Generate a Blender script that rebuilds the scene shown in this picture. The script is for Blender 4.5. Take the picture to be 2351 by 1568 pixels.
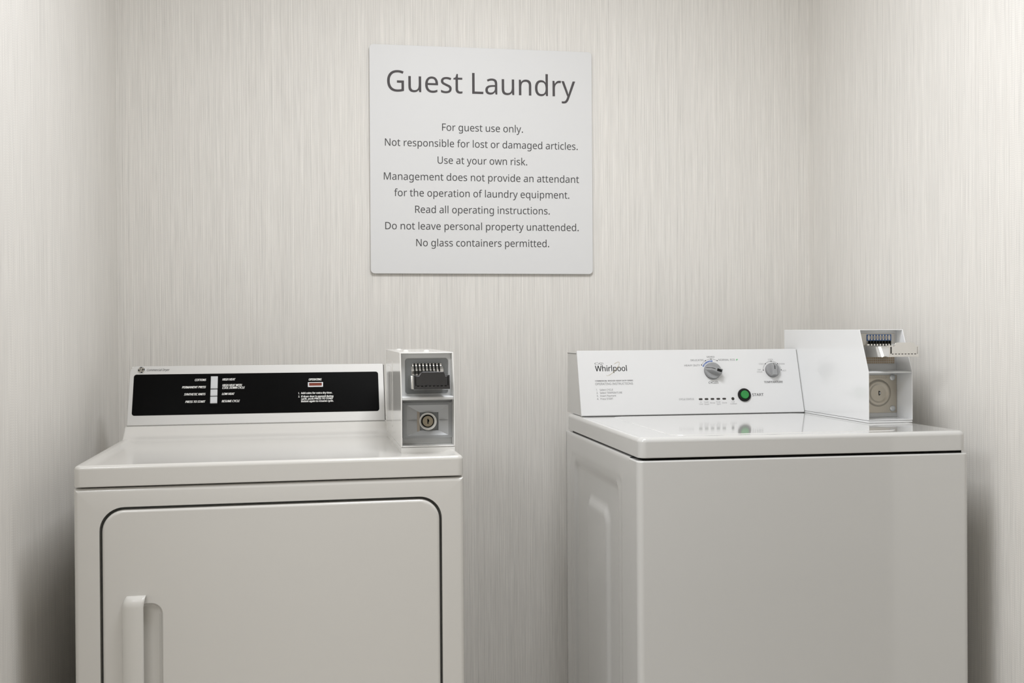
# Guest laundry alcove: dryer on the left, washer on the right, notice on the papered back wall.
import bpy, bmesh, math, random
from math import sin, cos, pi, radians
from mathutils import Matrix, Vector

SC = bpy.context.scene
for o in list(bpy.data.objects):
    bpy.data.objects.remove(o)
COL = SC.collection

# ------------------------------------------------------------------ camera
def rot(yaw, pitch, roll):
    return Matrix.Rotation(yaw, 3, 'Z') @ Matrix.Rotation(pitch, 3, 'X') @ Matrix.Rotation(roll, 3, 'Y')

YAW = -0.16323
R = rot(YAW, -0.0062, 0.00638)
cam = bpy.data.cameras.new('camera')
cam.sensor_fit = 'HORIZONTAL'
cam.sensor_width = 36
cam.lens = 2423.98 * 36 / 2351
cam.clip_start = 0.05
co = bpy.data.objects.new('camera', cam)
COL.objects.link(co)
m = Matrix((R.col[0], R.col[2], -R.col[1])).transposed().to_4x4()
m.translation = (-0.084, -2.743, 1.116)
co.matrix_world = m
SC.camera = co

# ------------------------------------------------------------------ light and exposure
SC.view_settings.view_transform = 'Standard'
SC.view_settings.look = 'None'
SC.view_settings.gamma = 1
SC.view_settings.use_curve_mapping = False
SC.view_settings.exposure = -0.19
SC.cycles.use_denoising = True
SC.cycles.max_bounces = 16
SC.cycles.diffuse_bounces = 8
SC.cycles.sample_clamp_indirect = 6
w = bpy.data.worlds.new('room_dark')
w.use_nodes = True
w.node_tree.nodes['Background'].inputs[0].default_value = (0, 0, 0, 1)
SC.world = w

def area(name, loc, target, sx, sy, power, col):
    l = bpy.data.lights.new(name, 'AREA')
    l.shape = 'RECTANGLE'
    l.size, l.size_y, l.energy, l.color = sx, sy, power, col
    o = bpy.data.objects.new(name, l)
    COL.objects.link(o)
    o.location = loc
    d = Vector(target) - Vector(loc)
    o.rotation_euler = d.to_track_quat('-Z', 'Y').to_euler()
    return o

area('ceiling_and_fill_lamp', (0.28, -1.14, 2.42), (0.28, -1.14, 0), 0.60, 0.50, 26, (0.965, 0.975, 1.0))
area('ceiling_and_fill_lamp', (-1.30, -2.10, 2.42), (-1.30, -2.10, 0), 1.2, 0.6, 35, (0.965, 0.98, 1.0))  # added fill light for the washer side and the gap, no known fixture

# glyph outlines for the printed lettering: character, advance, then outlines in thousandths
GLYPHS = '''
,180:28,-87 47,-3 61,78 124,78 129,71 104,-8 71,-87
.180:89,-9 79,-8 69,-5 60,1 54,10 50,22 48,36 50,51 54,63 60,71 69,77 79,80 89,81 100,80 110,77 119,71 126,63 130,51 132,36 130,22 126,10 119,1 110,-5 100,-8
/250:7,0 185,480 243,480 64,0
1384:181,0 181,335 181,381 183,418 164,400 142,381 91,339 60,379 189,480 238,480 238,0
2384:32,0 32,49 158,176 219,240 234,259 247,278 257,296 264,315 268,334 269,355 267,380 259,400 246,415 229,427 208,434 185,436 162,435 142,430 123,424 105,415 87,403 69,390 38,430 57,445 79,458 102,470 128,479 155,484 185,486 226,482 262,471 291,452 312,427 325,396 330,359 328,334 323,311 314,288 303,267 288,245 271,224 207,155 107,56 107,54 349,54 349,0
3384:162,-7 137,-6 114,-4 92,-1 71,4 50,11 30,19 30,75 51,65 73,58 95,51 118,47 141,44 163,43 202,46 233,54 256,68 271,87 281,110 284,138 280,165 268,186 249,202 222,213 189,220 150,222 103,222 103,273 150,273 187,275 217,284 240,298 257,316 267,338 271,363 268,385 260,403 247,417 230,428 208,434 183,437 159,435 136,431 117,425 62,396 33,437 51,449 72,461 96,471 123,480 152,485 183,486 229,483 266,471 294,453 315,428 327,400 331,367 328,337 319,312 304,290 284,274 260,261 232,253 232,250 267,243 296,231 318,214 333,192 343,166 346,136 344,110 337,85 326,62 311,42 291,25 266,11 237,1 202,-5
4384:244,0 244,109 14,109 14,159 240,482 301,482 301,162 371,162 371,109 301,109 301,0;72,162 244,162 244,313 245,372 247,419 244,419 231,392 216,367
5384:167,-7 142,-6 119,-4 97,0 76,5 58,12 42,19 42,75 60,66 79,58 101,52 124,47 146,45 167,44 200,46 229,55 253,69 271,89 282,115 285,147 282,176 273,200 257,219 234,233 203,242 165,244 122,241 83,234 54,253 72,480 312,480 312,426 122,426 111,287 142,291 185,294 231,290 270,278 302,257 326,229 341,195 346,153 341,107 325,68 299,36 263,12 219,-2
A429:0,0 187,482 242,482 428,0 366,0 308,148 118,148 61,0;138,202 290,202 236,347 230,367 221,396 214,419 203,378 193,347
C424:261,-7 215,-3 174,7 139,24 109,46 85,75 65,109 52,149 44,192 41,240 44,287 53,330 67,368 88,403 114,431 146,455 183,472 225,483 271,486 320,483 364,474 404,458 379,407 330,425 311,430 292,432 271,433 223,427 182,410 149,381 124,343 110,296 105,240 109,184 123,137 146,98 178,69 219,52 270,46 330,52 385,65 385,13 329,-2
D490:65,0 65,480 213,480 259,477 301,468 338,453 371,432 398,406 420,374 436,336 446,293 449,244 442,170 420,109 383,61 333,27 272,7 199,0;126,52 191,52 261,59 315,82 354,120 378,174 385,242 380,301 364,348 338,383 302,408 258,423 204,428 126,428
E373:65,0 65,480 333,480 333,426 126,426 126,277 321,277 321,224 126,224 126,53 333,53 333,0
F348:65,0 65,480 333,480 333,426 126,426 126,257 320,257 320,203 126,203 126,0
G489:271,-7 224,-3 182,7 145,23 114,46 88,74 67,108 53,148 44,191 41,240 44,288 54,331 71,370 93,404 121,433 155,456 195,473 240,483 289,486 316,485 341,483 366,479 389,473 411,466 433,458 410,406 352,425 331,430 309,432 286,433 233,427 188,410 152,381 125,343 109,296 104,240 106,203 112,169 123,139 137,112 157,89 181,70 210,57 245,48 285,46 338,49 379,57 379,199 273,199 273,253 439,253 439,18 413,10 387,4 361,-1 333,-4 303,-6
H498:65,0 65,480 126,480 126,277 371,277 371,480 432,480 432,0 371,0 371,224 126,224 126,0
I228:27,0 27,35 83,48 83,431 27,445 27,480 200,480 200,445 144,431 144,48 200,35 200,0
K416:65,0 65,480 126,480 126,243 167,289 208,334 338,480 408,480 218,271 416,0 345,0 175,229 126,186 126,0
L352:65,0 65,480 126,480 126,54 335,54 335,0
M609:65,0 65,480 154,480 302,87 305,87 455,480 544,480 544,0 484,0 484,295 486,364 489,420 486,420 326,0 277,0 119,420 116,420 120,364 121,291 121,0
N510:65,0 65,480 135,480 391,83 394,83 392,115 390,162 389,209 389,480 445,480 445,0 375,0 118,398 116,398 119,340 121,268 121,0
O524:263,-7 216,-3 174,7 139,24 109,48 84,76 65,111 52,150 44,193 41,241 44,288 52,331 65,370 84,404 109,433 139,456 174,473 216,483 263,487 309,484 349,473 384,456 414,433 439,405 458,370 472,331 481,288 484,240 481,193 472,150 458,110 439,76 414,47 384,24 349,7 308,-3;263,46 312,51 352,69 382,98 403,137 416,184 420,240 416,297 403,344 382,382 352,411 313,428 263,434 214,428 174,411 143,382 122,344 109,297 105,240 109,184 122,137 143,98 173,69 213,51
P406:65,0 65,480 192,480 249,475 295,463 329,443 353,415 367,380 372,338 370,313 364,288 354,264 340,243 320,224 294,208 263,196 225,189 181,187 126,187 126,0;126,238 174,238 216,241 250,248 276,261 295,279 306,304 310,336 306,364 296,387 280,405 257,418 225,425 187,428 126,428
R418:65,0 65,480 197,480 252,476 296,464 329,446 353,419 367,385 372,343 370,319 366,298 358,279 348,264 336,250 322,239 307,229 292,221 276,215 408,0 337,0 221,198 126,198 126,0;126,249 197,249 233,252 261,259 283,272 298,290 307,313 310,340 306,369 297,391 281,407 259,418 230,425 194,427 126,427
S369:166,-7 140,-6 115,-4 91,-1 70,4 51,9 34,16 34,74 94,54 119,50 143,47 169,46 201,48 228,55 249,66 265,82 274,101 277,123 276,138 272,151 267,163 258,173 247,183 232,192 164,222 126,238 96,256 72,276 54,300 44,329 40,364 42,388 49,410 60,429 74,446 92,460 114,471 138,480 165,485 193,486 219,485 243,483 266,479 287,473 307,467 326,459 307,408 253,426 233,430 213,432 192,433 165,431 142,425 124,414 112,400 104,383 101,363 103,348 106,335 111,323 120,313 131,303 144,294 206,267 233,256 257,245 278,233 296,221 310,207 322,191 330,173 335,152 337,128 332,89 317,56 291,29 256,9 215,-3
T373:156,0 156,426 7,426 7,480 366,480 366,426 217,426 217,0
U491:243,-7 188,-1 143,15 107,42 81,78 66,121 60,171 60,480 121,480 121,169 124,133 135,102 152,78 176,60 208,49 246,46 286,50 317,61 341,80 357,106 367,135 370,169 370,480 430,480 430,169 428,137 421,107 410,80 394,55 373,34 348,16 318,4 283,-4
V403:171,0 0,480 63,480 171,172 189,117 201,67 214,117 232,173 339,480 403,480 232,0
W624:135,0 8,480 71,480 146,187 160,127 169,73 179,130 194,190 279,480 341,480 429,188 445,127 455,73 465,127 479,187 553,480 616,480 488,0 427,0 334,314 323,353 314,388 310,409 303,372 287,312 196,0
X393:3,0 162,250 13,480 80,480 197,291 316,480 379,480 231,251 391,0 322,0 195,208 66,0
Y380:160,0 160,183 0,480 66,480 190,244 315,480 380,480 220,186 220,0
a377:144,-7 114,-4 86,5 63,19 45,40 34,67 31,100 36,133 50,161 73,183 106,200 150,210 203,215 265,217 265,238 262,265 256,286 245,301 230,311 212,316 190,318 172,317 154,315 136,310 89,291 71,335 87,343 106,350 126,357 148,362 170,365 193,366 233,363 266,353 291,337 308,314 319,283 322,245 322,0 279,0 268,51 265,51 249,33 233,19 216,7 196,0 173,-5;158,41 187,44 212,52 234,66 251,86 261,112 264,144 264,176 211,174 171,170 140,163 118,152 103,138 95,121 92,99 94,81 100,66 110,55 124,47 140,43
b413:228,-7 201,-5 178,0 158,9 142,20 128,32 116,46 111,46 99,0 57,0 57,510 116,510 116,386 115,344 113,312 116,312 128,327 142,339 158,351 178,359 201,364 228,366 269,361 305,345 335,319 358,283 372,237 376,180 372,123 358,77 335,40 305,14 269,-1;219,42 248,46 273,58 291,78 304,105 312,139 315,181 311,230 299,268 280,295 253,312 218,317 183,313 157,302 138,284 126,258 119,224 116,182 116,179 119,138 126,105 138,78 157,58 184,46
c322:201,-7 171,-5 143,2 117,13 93,28 74,48 58,73 46,103 39,138 37,178 39,220 47,256 59,286 76,311 96,332 119,347 146,358 174,365 206,367 259,361 300,347 282,298 244,310 204,315 166,310 136,293 115,266 102,228 98,179 101,139 110,105 124,79 144,60 170,48 201,44 220,45 237,47 253,50 294,65 294,13 254,-2
d413:185,-7 143,-2 107,14 77,40 55,76 41,123 37,179 41,236 55,283 78,319 108,346 144,361 185,367 211,365 234,360 254,351 270,340 285,328 297,314 301,314 299,339 297,367 297,510 356,510 356,0 308,0 300,48 297,48 285,34 271,21 254,9 234,0 211,-5;194,42 228,46 255,56 274,74 287,98 295,129 298,168 298,179 295,220 288,254 275,282 256,302 229,314 193,318 164,313 140,301 122,280 109,252 101,218 98,178 101,138 109,105 122,78 141,58 165,46
e379:210,-7 177,-4 147,3 120,14 96,30 75,51 59,76 47,106 39,140 37,177 39,215 46,249 57,279 72,305 90,326 112,344 138,357 166,364 196,367 226,364 252,358 276,347 296,331 313,312 327,290 337,264 343,235 345,204 345,169 98,169 102,131 113,100 129,76 152,58 180,47 213,44 235,44 255,46 274,50 328,69 328,17 274,-1 255,-4 234,-6;99,216 283,216 280,244 273,269 262,290 245,306 223,315 195,318 169,315 147,306 129,291 114,271 105,245
f231:73,0 73,314 10,314 10,342 73,362 73,383 77,425 87,458 104,483 127,500 156,510 190,514 229,510 260,502 244,455 220,462 191,465 173,463 158,457 147,446 139,430 134,409 132,383 132,360 223,360 223,314 132,314 132,0
g413:195,-161 145,-159 102,-151 65,-138 65,-84 103,-100 148,-109 198,-112 227,-109 251,-100 271,-85 286,-65 295,-40 298,-11 298,3 298,27 300,48 297,48 268,17 231,-1 185,-7 142,-1 106,15 76,42 54,79 41,125 37,179 41,233 54,278 76,316 106,344 142,361 185,367 208,365 229,361 249,353 267,343 283,329 298,312 301,312 309,360 356,360 356,-6 352,-53 338,-92 317,-122 286,-144 245,-157;194,42 227,45 253,55 273,71 287,94 295,126 298,165 298,179 295,224 287,259 273,285 252,303 226,313 193,317 165,313 142,301 123,281 109,254 101,220 98,179 101,138 109,104 123,77 141,57 165,46
h415:57,0 57,510 116,510 116,361 113,310 117,310 130,327 146,341 164,352 185,360 206,364 229,366 269,363 302,352 328,335 346,310 357,276 361,234 361,0 302,0 302,230 299,262 289,286 273,303 251,314 222,317 186,313 158,302 139,283 126,257 119,225 116,186 116,0
i173:87,420 78,421 70,424 62,429 57,436 54,446 52,457 54,469 57,479 62,486 70,491 78,494 87,495 96,494 104,491 111,486 117,479 120,469 122,457 120,446 117,436 111,429 104,424 96,421;57,0 57,360 116,360 116,0
k359:57,0 57,510 116,510 116,244 115,216 113,185 116,185 128,201 144,221 158,238 273,360 343,360 197,206 353,0 281,0 156,168 116,132 116,0
l173:57,0 57,510 116,510 116,0
m628:57,0 57,360 105,360 113,311 117,311 129,328 144,342 162,353 182,361 202,365 223,367 273,360 310,340 333,306 336,306 350,325 366,340 386,352 407,360 429,365 452,367 489,363 520,353 543,335 560,310 570,277 574,234 574,0 515,0 515,232 512,262 503,286 489,303 468,314 442,317 410,314 385,304 367,287 355,264 347,234 345,199 345,0 286,0 286,232 283,262 274,286 260,303 239,314 212,317 180,313 155,302 137,283 125,258 118,226 116,187 116,0
n415:57,0 57,360 105,360 113,311 117,311 130,328 146,342 165,353 186,361 208,365 230,367 270,363 302,353 328,335 346,310 357,277 361,234 361,0 302,0 302,230 299,262 289,286 273,303 251,314 222,317 186,313 158,302 139,283 126,258 119,226 116,187 116,0
o406:202,-7 172,-4 143,3 117,15 94,32 75,53 58,79 46,109 39,143 37,181 42,236 57,282 82,318 116,345 156,361 204,367 236,364 264,357 290,345 314,328 333,307 349,282 361,252 368,218 370,181 365,126 350,79 325,42 291,15 250,-1;203,42 237,46 263,59 283,80 298,107 306,141 309,181 306,220 298,253 283,281 263,301 236,313 203,317 169,313 143,301 123,281 109,253 101,220 98,181 101,141 109,107 123,80 143,59 170,46
p413:57,-161 57,360 105,360 113,311 116,311 128,326 142,339 158,351 178,360 201,365 228,367 270,362 305,346 335,320 358,284 372,238 376,181 372,124 358,78 335,41 305,14 269,-1 228,-7 202,-5 179,0 159,9 142,20 128,32 116,46 112,46 115,17 116,-13 116,-161;219,42 240,44 258,50 273,60 286,74 296,90 305,110 310,132 314,155 315,181 312,220 304,253 291,280 272,301 248,313 218,317 185,314 159,303 140,286 127,262 119,231 116,192 116,181 119,140 126,106 138,78 157,58 184,46
q413:297,-161 297,-7 298,21 300,48 296,48 285,34 270,21 254,9 234,0 210,-5 183,-7 143,-2 107,14 78,40 55,76 41,123 37,179 42,236 55,283 78,319 108,346 144,361 185,367 212,365 235,360 255,351 271,339 286,326 298,311 300,311 309,360 356,360 356,-161;195,42 228,46 255,56 274,73 287,97 295,128 298,167 298,179 295,221 287,255 275,282 256,302 228,314 193,318 164,313 140,301 122,280 108,252 101,218 98,178 101,139 109,105 122,78 141,58 165,46
r277:57,0 57,360 105,360 112,294 115,294 128,313 143,330 160,345 179,357 201,364 225,367 247,366 267,363 260,308 241,312 221,313 203,311 186,306 169,298 154,286 141,272 131,256 123,236 118,215 116,192 116,0
s322:148,-7 124,-6 102,-4 83,-1 66,4 50,9 35,16 35,70 87,50 107,45 128,42 149,41 176,43 198,47 214,55 225,66 232,79 234,94 234,103 231,111 227,118 221,125 212,133 200,140 146,164 86,191 71,200 58,211 48,223 40,237 36,253 34,271 38,299 51,323 72,342 99,356 132,364 169,367 191,366 211,364 231,360 284,343 264,296 216,312 200,315 183,318 165,318 143,317 124,313 110,307 99,298 93,287 91,275 92,265 95,257 99,249 107,243 116,236 129,229 183,206 242,180 257,170 269,159 279,147 286,133 290,118 291,99 287,67 274,41 253,20 224,5 189,-4
t242:167,-7 149,-6 132,-2 115,3 100,11 87,22 77,37 68,55 63,78 62,105 62,314 11,314 11,343 62,366 86,443 121,443 121,360 225,360 225,314 121,314 121,106 123,86 128,70 137,57 148,49 162,43 177,42 205,44 228,49 228,4 201,-4
u415:184,-7 144,-3 111,7 86,25 68,49 57,83 53,124 53,360 113,360 113,128 116,97 126,73 142,56 164,46 193,42 229,46 256,57 276,76 289,102 296,134 299,173 299,360 358,360 358,0 310,0 301,48 298,48 285,31 269,17 250,6 229,-1 207,-5
v341:136,0 0,360 63,360 140,148 151,115 162,80 169,52 171,52 179,81 190,116 201,148 278,360 341,360 204,0
w528:106,1 7,361 69,361 118,169 132,110 142,61 144,61 151,89 159,125 169,158 232,361 297,361 359,158 373,108 383,62 385,62 395,108 410,169 460,361 520,361 420,1 351,1 289,203 274,258 265,299 262,299 253,258 238,203 173,1
x355:12,0 142,184 18,360 85,360 178,224 270,360 336,360 212,184 343,0 276,0 178,144 79,0
y342:56,-161 28,-160 7,-156 7,-109 25,-111 47,-113 66,-111 83,-105 97,-95 108,-82 118,-67 127,-49 146,-1 1,360 64,360 142,155 160,104 172,57 175,57 187,101 206,156 279,360 343,360 187,-50 174,-81 157,-108 139,-131 116,-148 89,-158
'''

# ------------------------------------------------------------------ materials
def mat(name, col, rough=0.5, metal=0.0, spec=0.5, coat=0.0, bump=None):
    m = bpy.data.materials.new(name)
    m.use_nodes = True
    b = m.node_tree.nodes['Principled BSDF']
    b.inputs['Base Color'].default_value = (*col, 1)
    b.inputs['Roughness'].default_value = rough
    b.inputs['Metallic'].default_value = metal
    b.inputs['Specular IOR Level'].default_value = spec
    if coat:
        b.inputs['Coat Weight'].default_value = coat
        b.inputs['Coat Roughness'].default_value = 0.08
    if bump:
        nt = m.node_tree
        tc = nt.nodes.new('ShaderNodeTexCoord')
        mp = nt.nodes.new('ShaderNodeMapping')
        mp.inputs['Scale'].default_value = bump[1]
        no = nt.nodes.new('ShaderNodeTexNoise')
        no.inputs['Scale'].default_value = 1
        no.inputs['Detail'].default_value = 2
        bu = nt.nodes.new('ShaderNodeBump')
        bu.inputs['Strength'].default_value = bump[0]
        bu.inputs['Distance'].default_value = 0.0005
        nt.links.new(tc.outputs['Object'], mp.inputs[0])
        nt.links.new(mp.outputs[0], no.inputs['Vector'])
        nt.links.new(no.outputs[0], bu.inputs['Height'])
        nt.links.new(bu.outputs[0], b.inputs['Normal'])
    return m

def wall_paper():
    # woven vertical-thread wallcovering; threads are counted along the wall, stitches up it
    m = bpy.data.materials.new('woven_wallcovering')
    m.use_nodes = True
    nt = m.node_tree
    L = nt.links.new
    N = nt.nodes.new
    b = nt.nodes['Principled BSDF']
    b.inputs['Roughness'].default_value = 0.7
    b.inputs['Specular IOR Level'].default_value = 0.25
    def math_(op, a, c=None, d=None):
        n = N('ShaderNodeMath')
        n.operation = op
        for i, v in enumerate((a, c, d)):
            if v is None:
                continue
            if isinstance(v, (int, float)):
                n.inputs[i].default_value = v
            else:
                L(v, n.inputs[i])
        return n.outputs[0]
    tc = N('ShaderNodeTexCoord')
    sp = N('ShaderNodeSeparateXYZ')
    L(tc.outputs['Object'], sp.inputs[0])
    u = math_('ADD', sp.outputs[0], sp.outputs[1])
    z = sp.outputs[2]
    def noise(us, zs, detail=2, rough=0.5):
        c = N('ShaderNodeCombineXYZ')
        L(math_('MULTIPLY', u, us), c.inputs[0])
        L(math_('MULTIPLY', z, zs), c.inputs[1])
        n = N('ShaderNodeTexNoise')
        n.inputs['Scale'].default_value = 1
        n.inputs['Detail'].default_value = detail
        n.inputs['Roughness'].default_value = rough
        L(c.outputs[0], n.inputs['Vector'])
        return n.outputs[0]
    # warp so the threads vary in width
    TW = 0.0050
    uw = math_('ADD', u, math_('MULTIPLY', math_('SUBTRACT', noise(70, 0.8, 1), 0.5), 0.013))
    t = math_('DIVIDE', uw, TW)
    idx = math_('FLOOR', t)
    def white(v):
        wn = N('ShaderNodeTexWhiteNoise')
        wn.noise_dimensions = '1D'
        L(v, wn.inputs['W'])
        return wn.outputs['Value']
    tone = white(idx)
    fr = math_('FRACT', t)
    # groove between neighbouring threads, deeper here and there
    edge = math_('ABSOLUTE', math_('SUBTRACT', math_('MULTIPLY', fr, 2.0), 1.0))
    groove = math_('POWER', edge, 5.0)
    depth = math_('ADD', math_('MULTIPLY', noise(280, 8.0, 2, 0.6), 2.2), -0.55)
    # stitch rows, shifted thread by thread, drifting slowly
    ph = math_('ADD', math_('DIVIDE', z, 0.0045), math_('MULTIPLY', tone, 7.0))
    ph = math_('ADD', ph, math_('MULTIPLY', noise(40, 6, 1), 2.0))
    st = math_('SINE', math_('MULTIPLY', ph, 2 * pi))
    streak = noise(300, 6.0, 3, 0.65)
    broad = noise(22, 0.9, 2)
    v = math_('MULTIPLY', math_('SUBTRACT', tone, 0.5), 0.045)
    v = math_('ADD', v, math_('MULTIPLY', math_('SUBTRACT', streak, 0.5), 0.42))
    v = math_('ADD', v, math_('MULTIPLY', math_('SUBTRACT', broad, 0.5), 0.05))
    v = math_('SUBTRACT', v, math_('MULTIPLY', math_('MULTIPLY', groove, depth), 0.25))
    v = math_('ADD', v, math_('MULTIPLY', math_('MULTIPLY', st, math_('MULTIPLY', math_('GREATER_THAN', tone, 0.3), math_('SUBTRACT', 1.0, edge))), 0.055))
    v = math_('ADD', v, 1.02)
    mixc = N('ShaderNodeMix')
    mixc.data_type = 'RGBA'
    L(noise(150, 5, 2), mixc.inputs[0])
    mixc.inputs[6].default_value = (0.745, 0.722, 0.688, 1)
    mixc.inputs[7].default_value = (0.728, 0.717, 0.688, 1)
    sc = N('ShaderNodeVectorMath')
    sc.operation = 'SCALE'
    L(mixc.outputs[2], sc.inputs[0])
    L(v, sc.inputs['Scale'])
    L(sc.outputs[0], b.inputs['Base Color'])
    bu = N('ShaderNodeBump')
    bu.inputs['Strength'].default_value = 0.25
    bu.inputs['Distance'].default_value = 0.0008
    L(v, bu.inputs['Height'])
    L(bu.outputs[0], b.inputs['Normal'])
    return m

def grid_mat():
    m = mat('tan_mesh', (0.30, 0.22, 0.14), 0.5)
    nt = m.node_tree
    br = nt.nodes.new('ShaderNodeTexBrick')
    br.offset = 0
    br.inputs['Scale'].default_value = 1
    br.inputs['Brick Width'].default_value = 0.0052
    br.inputs['Row Height'].default_value = 0.0052
    br.inputs['Mortar Size'].default_value = 0.0005
    br.inputs['Color1'].default_value = (0.44, 0.34, 0.24, 1)
    br.inputs['Color2'].default_value = (0.40, 0.31, 0.215, 1)
    br.inputs['Mortar'].default_value = (0.55, 0.52, 0.46, 1)
    tc = nt.nodes.new('ShaderNodeTexCoord')
    mp = nt.nodes.new('ShaderNodeMapping')
    mp.inputs['Rotation'].default_value = (pi / 2, 0, 0)
    nt.links.new(tc.outputs['Object'], mp.inputs[0])
    nt.links.new(mp.outputs[0], br.inputs['Vector'])
    nt.links.new(br.outputs[0], nt.nodes['Principled BSDF'].inputs['Base Color'])
    return m

M = dict(
    paper=wall_paper(),
    ceiling=mat('ceiling_paint', (0.8, 0.79, 0.77), 0.8),
    floor=mat('floor_tile', (0.500, 0.475, 0.435), 0.5),
    washer=mat('white_enamel', (0.600, 0.599, 0.588), 0.07, spec=0.55, coat=0.5),
    dryer=mat('off_white_enamel', (0.620, 0.609, 0.583), 0.20, spec=0.55, coat=0.25),
    handle=mat('off_white_plastic', (0.639, 0.629, 0.601), 0.3),
    console=mat('white_console', (0.70, 0.705, 0.71), 0.3),
    box=mat('white_powder_coat', (0.79, 0.80, 0.81), 0.16, coat=0.3),
    box_d=mat('off_white_powder_coat', (0.74, 0.735, 0.715), 0.18, coat=0.3),
    inside_shade=mat('shaded_white_coat', (0.66, 0.67, 0.675), 0.35),  # the white coat toned down for the shade in the recesses
    seal_and_gap=mat('grey_seal_and_gap', (0.20, 0.205, 0.195), 0.7),
    alu=mat('brushed_aluminium', (0.56, 0.555, 0.54), 0.5, metal=0.2, bump=(0.15, (3, 900, 900))),
    black=mat('black_gloss', (0.002, 0.002, 0.002), 0.3, spec=0.04),
    dark=mat('dark_void', (0.008, 0.008, 0.007), 0.8, spec=0.1),
    grey=mat('dark_grey_metal', (0.22, 0.23, 0.235), 0.45, metal=0.4),
    funnel=mat('grey_metal_plate', (0.40, 0.41, 0.42), 0.45, metal=0.35),
    steel=mat('warm_steel', (0.52, 0.48, 0.41), 0.38, metal=0.7),
    rivet=mat('zinc', (0.62, 0.64, 0.65), 0.3, metal=0.8),
    chrome=mat('chrome', (0.78, 0.77, 0.75), 0.12, metal=1.0),
    ring=mat('pale_ring', (0.70, 0.69, 0.66), 0.3),
    brass=mat('dull_brass', (0.30, 0.26, 0.19), 0.4, metal=0.6),
    steel_pale=mat('pale_steel', (0.60, 0.58, 0.54), 0.4, metal=0.5),
    steel_dark=mat('etched_steel', (0.40, 0.37, 0.32), 0.5, metal=0.5),
    chrome_dark_reflection=mat('dark_reflection_chrome', (0.10, 0.10, 0.105), 0.16, metal=1.0),  # chrome with a dark reflection put into its colour
    tan=grid_mat(),
    tan_strip=mat('tan_tone', (0.36, 0.32, 0.27), 0.4, metal=0.3),
    knob=mat('grey_plastic', (0.30, 0.305, 0.312), 0.35),
    knob_rim=mat('dark_grey_plastic', (0.12, 0.12, 0.125), 0.4),
    ink=mat('black_print', (0.012, 0.012, 0.012), 0.6, spec=0.2),
    ink_grey=mat('grey_print', (0.16, 0.16, 0.165), 0.6, spec=0.2),
    ink_light=mat('pale_grey_print', (0.30, 0.30, 0.31), 0.6, spec=0.2),
    ink_dark=mat('charcoal_print', (0.060, 0.058, 0.060), 0.6, spec=0.2),
    ink_sign=mat('sign_print', (0.085, 0.079, 0.082), 0.6, spec=0.2),
    white_ink=mat('white_print', (0.78, 0.78, 0.76), 0.6, spec=0.2),
    gold=mat('gold_print', (0.42, 0.34, 0.17), 0.45),
    blue=mat('blue_print', (0.10, 0.17, 0.42), 0.5),
    label=mat('blue_label', (0.035, 0.11, 0.30), 0.4),
    cream=mat('cream_print', (0.66, 0.62, 0.54), 0.5),
    green=mat('green_button', (0.022, 0.235, 0.052), 0.3),
    leaf=mat('leaf_print', (0.12, 0.45, 0.17), 0.5),
    lamp=mat('red_lens', (0.16, 0.026, 0.009), 0.45, spec=0.2),
    button=mat('silver_button', (0.50, 0.51, 0.52), 0.4, metal=0.3),
    sign=mat('sign_panel', (0.70, 0.705, 0.71), 0.5),
    led=mat('dark_led', (0.025, 0.022, 0.02), 0.4),
)

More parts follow.
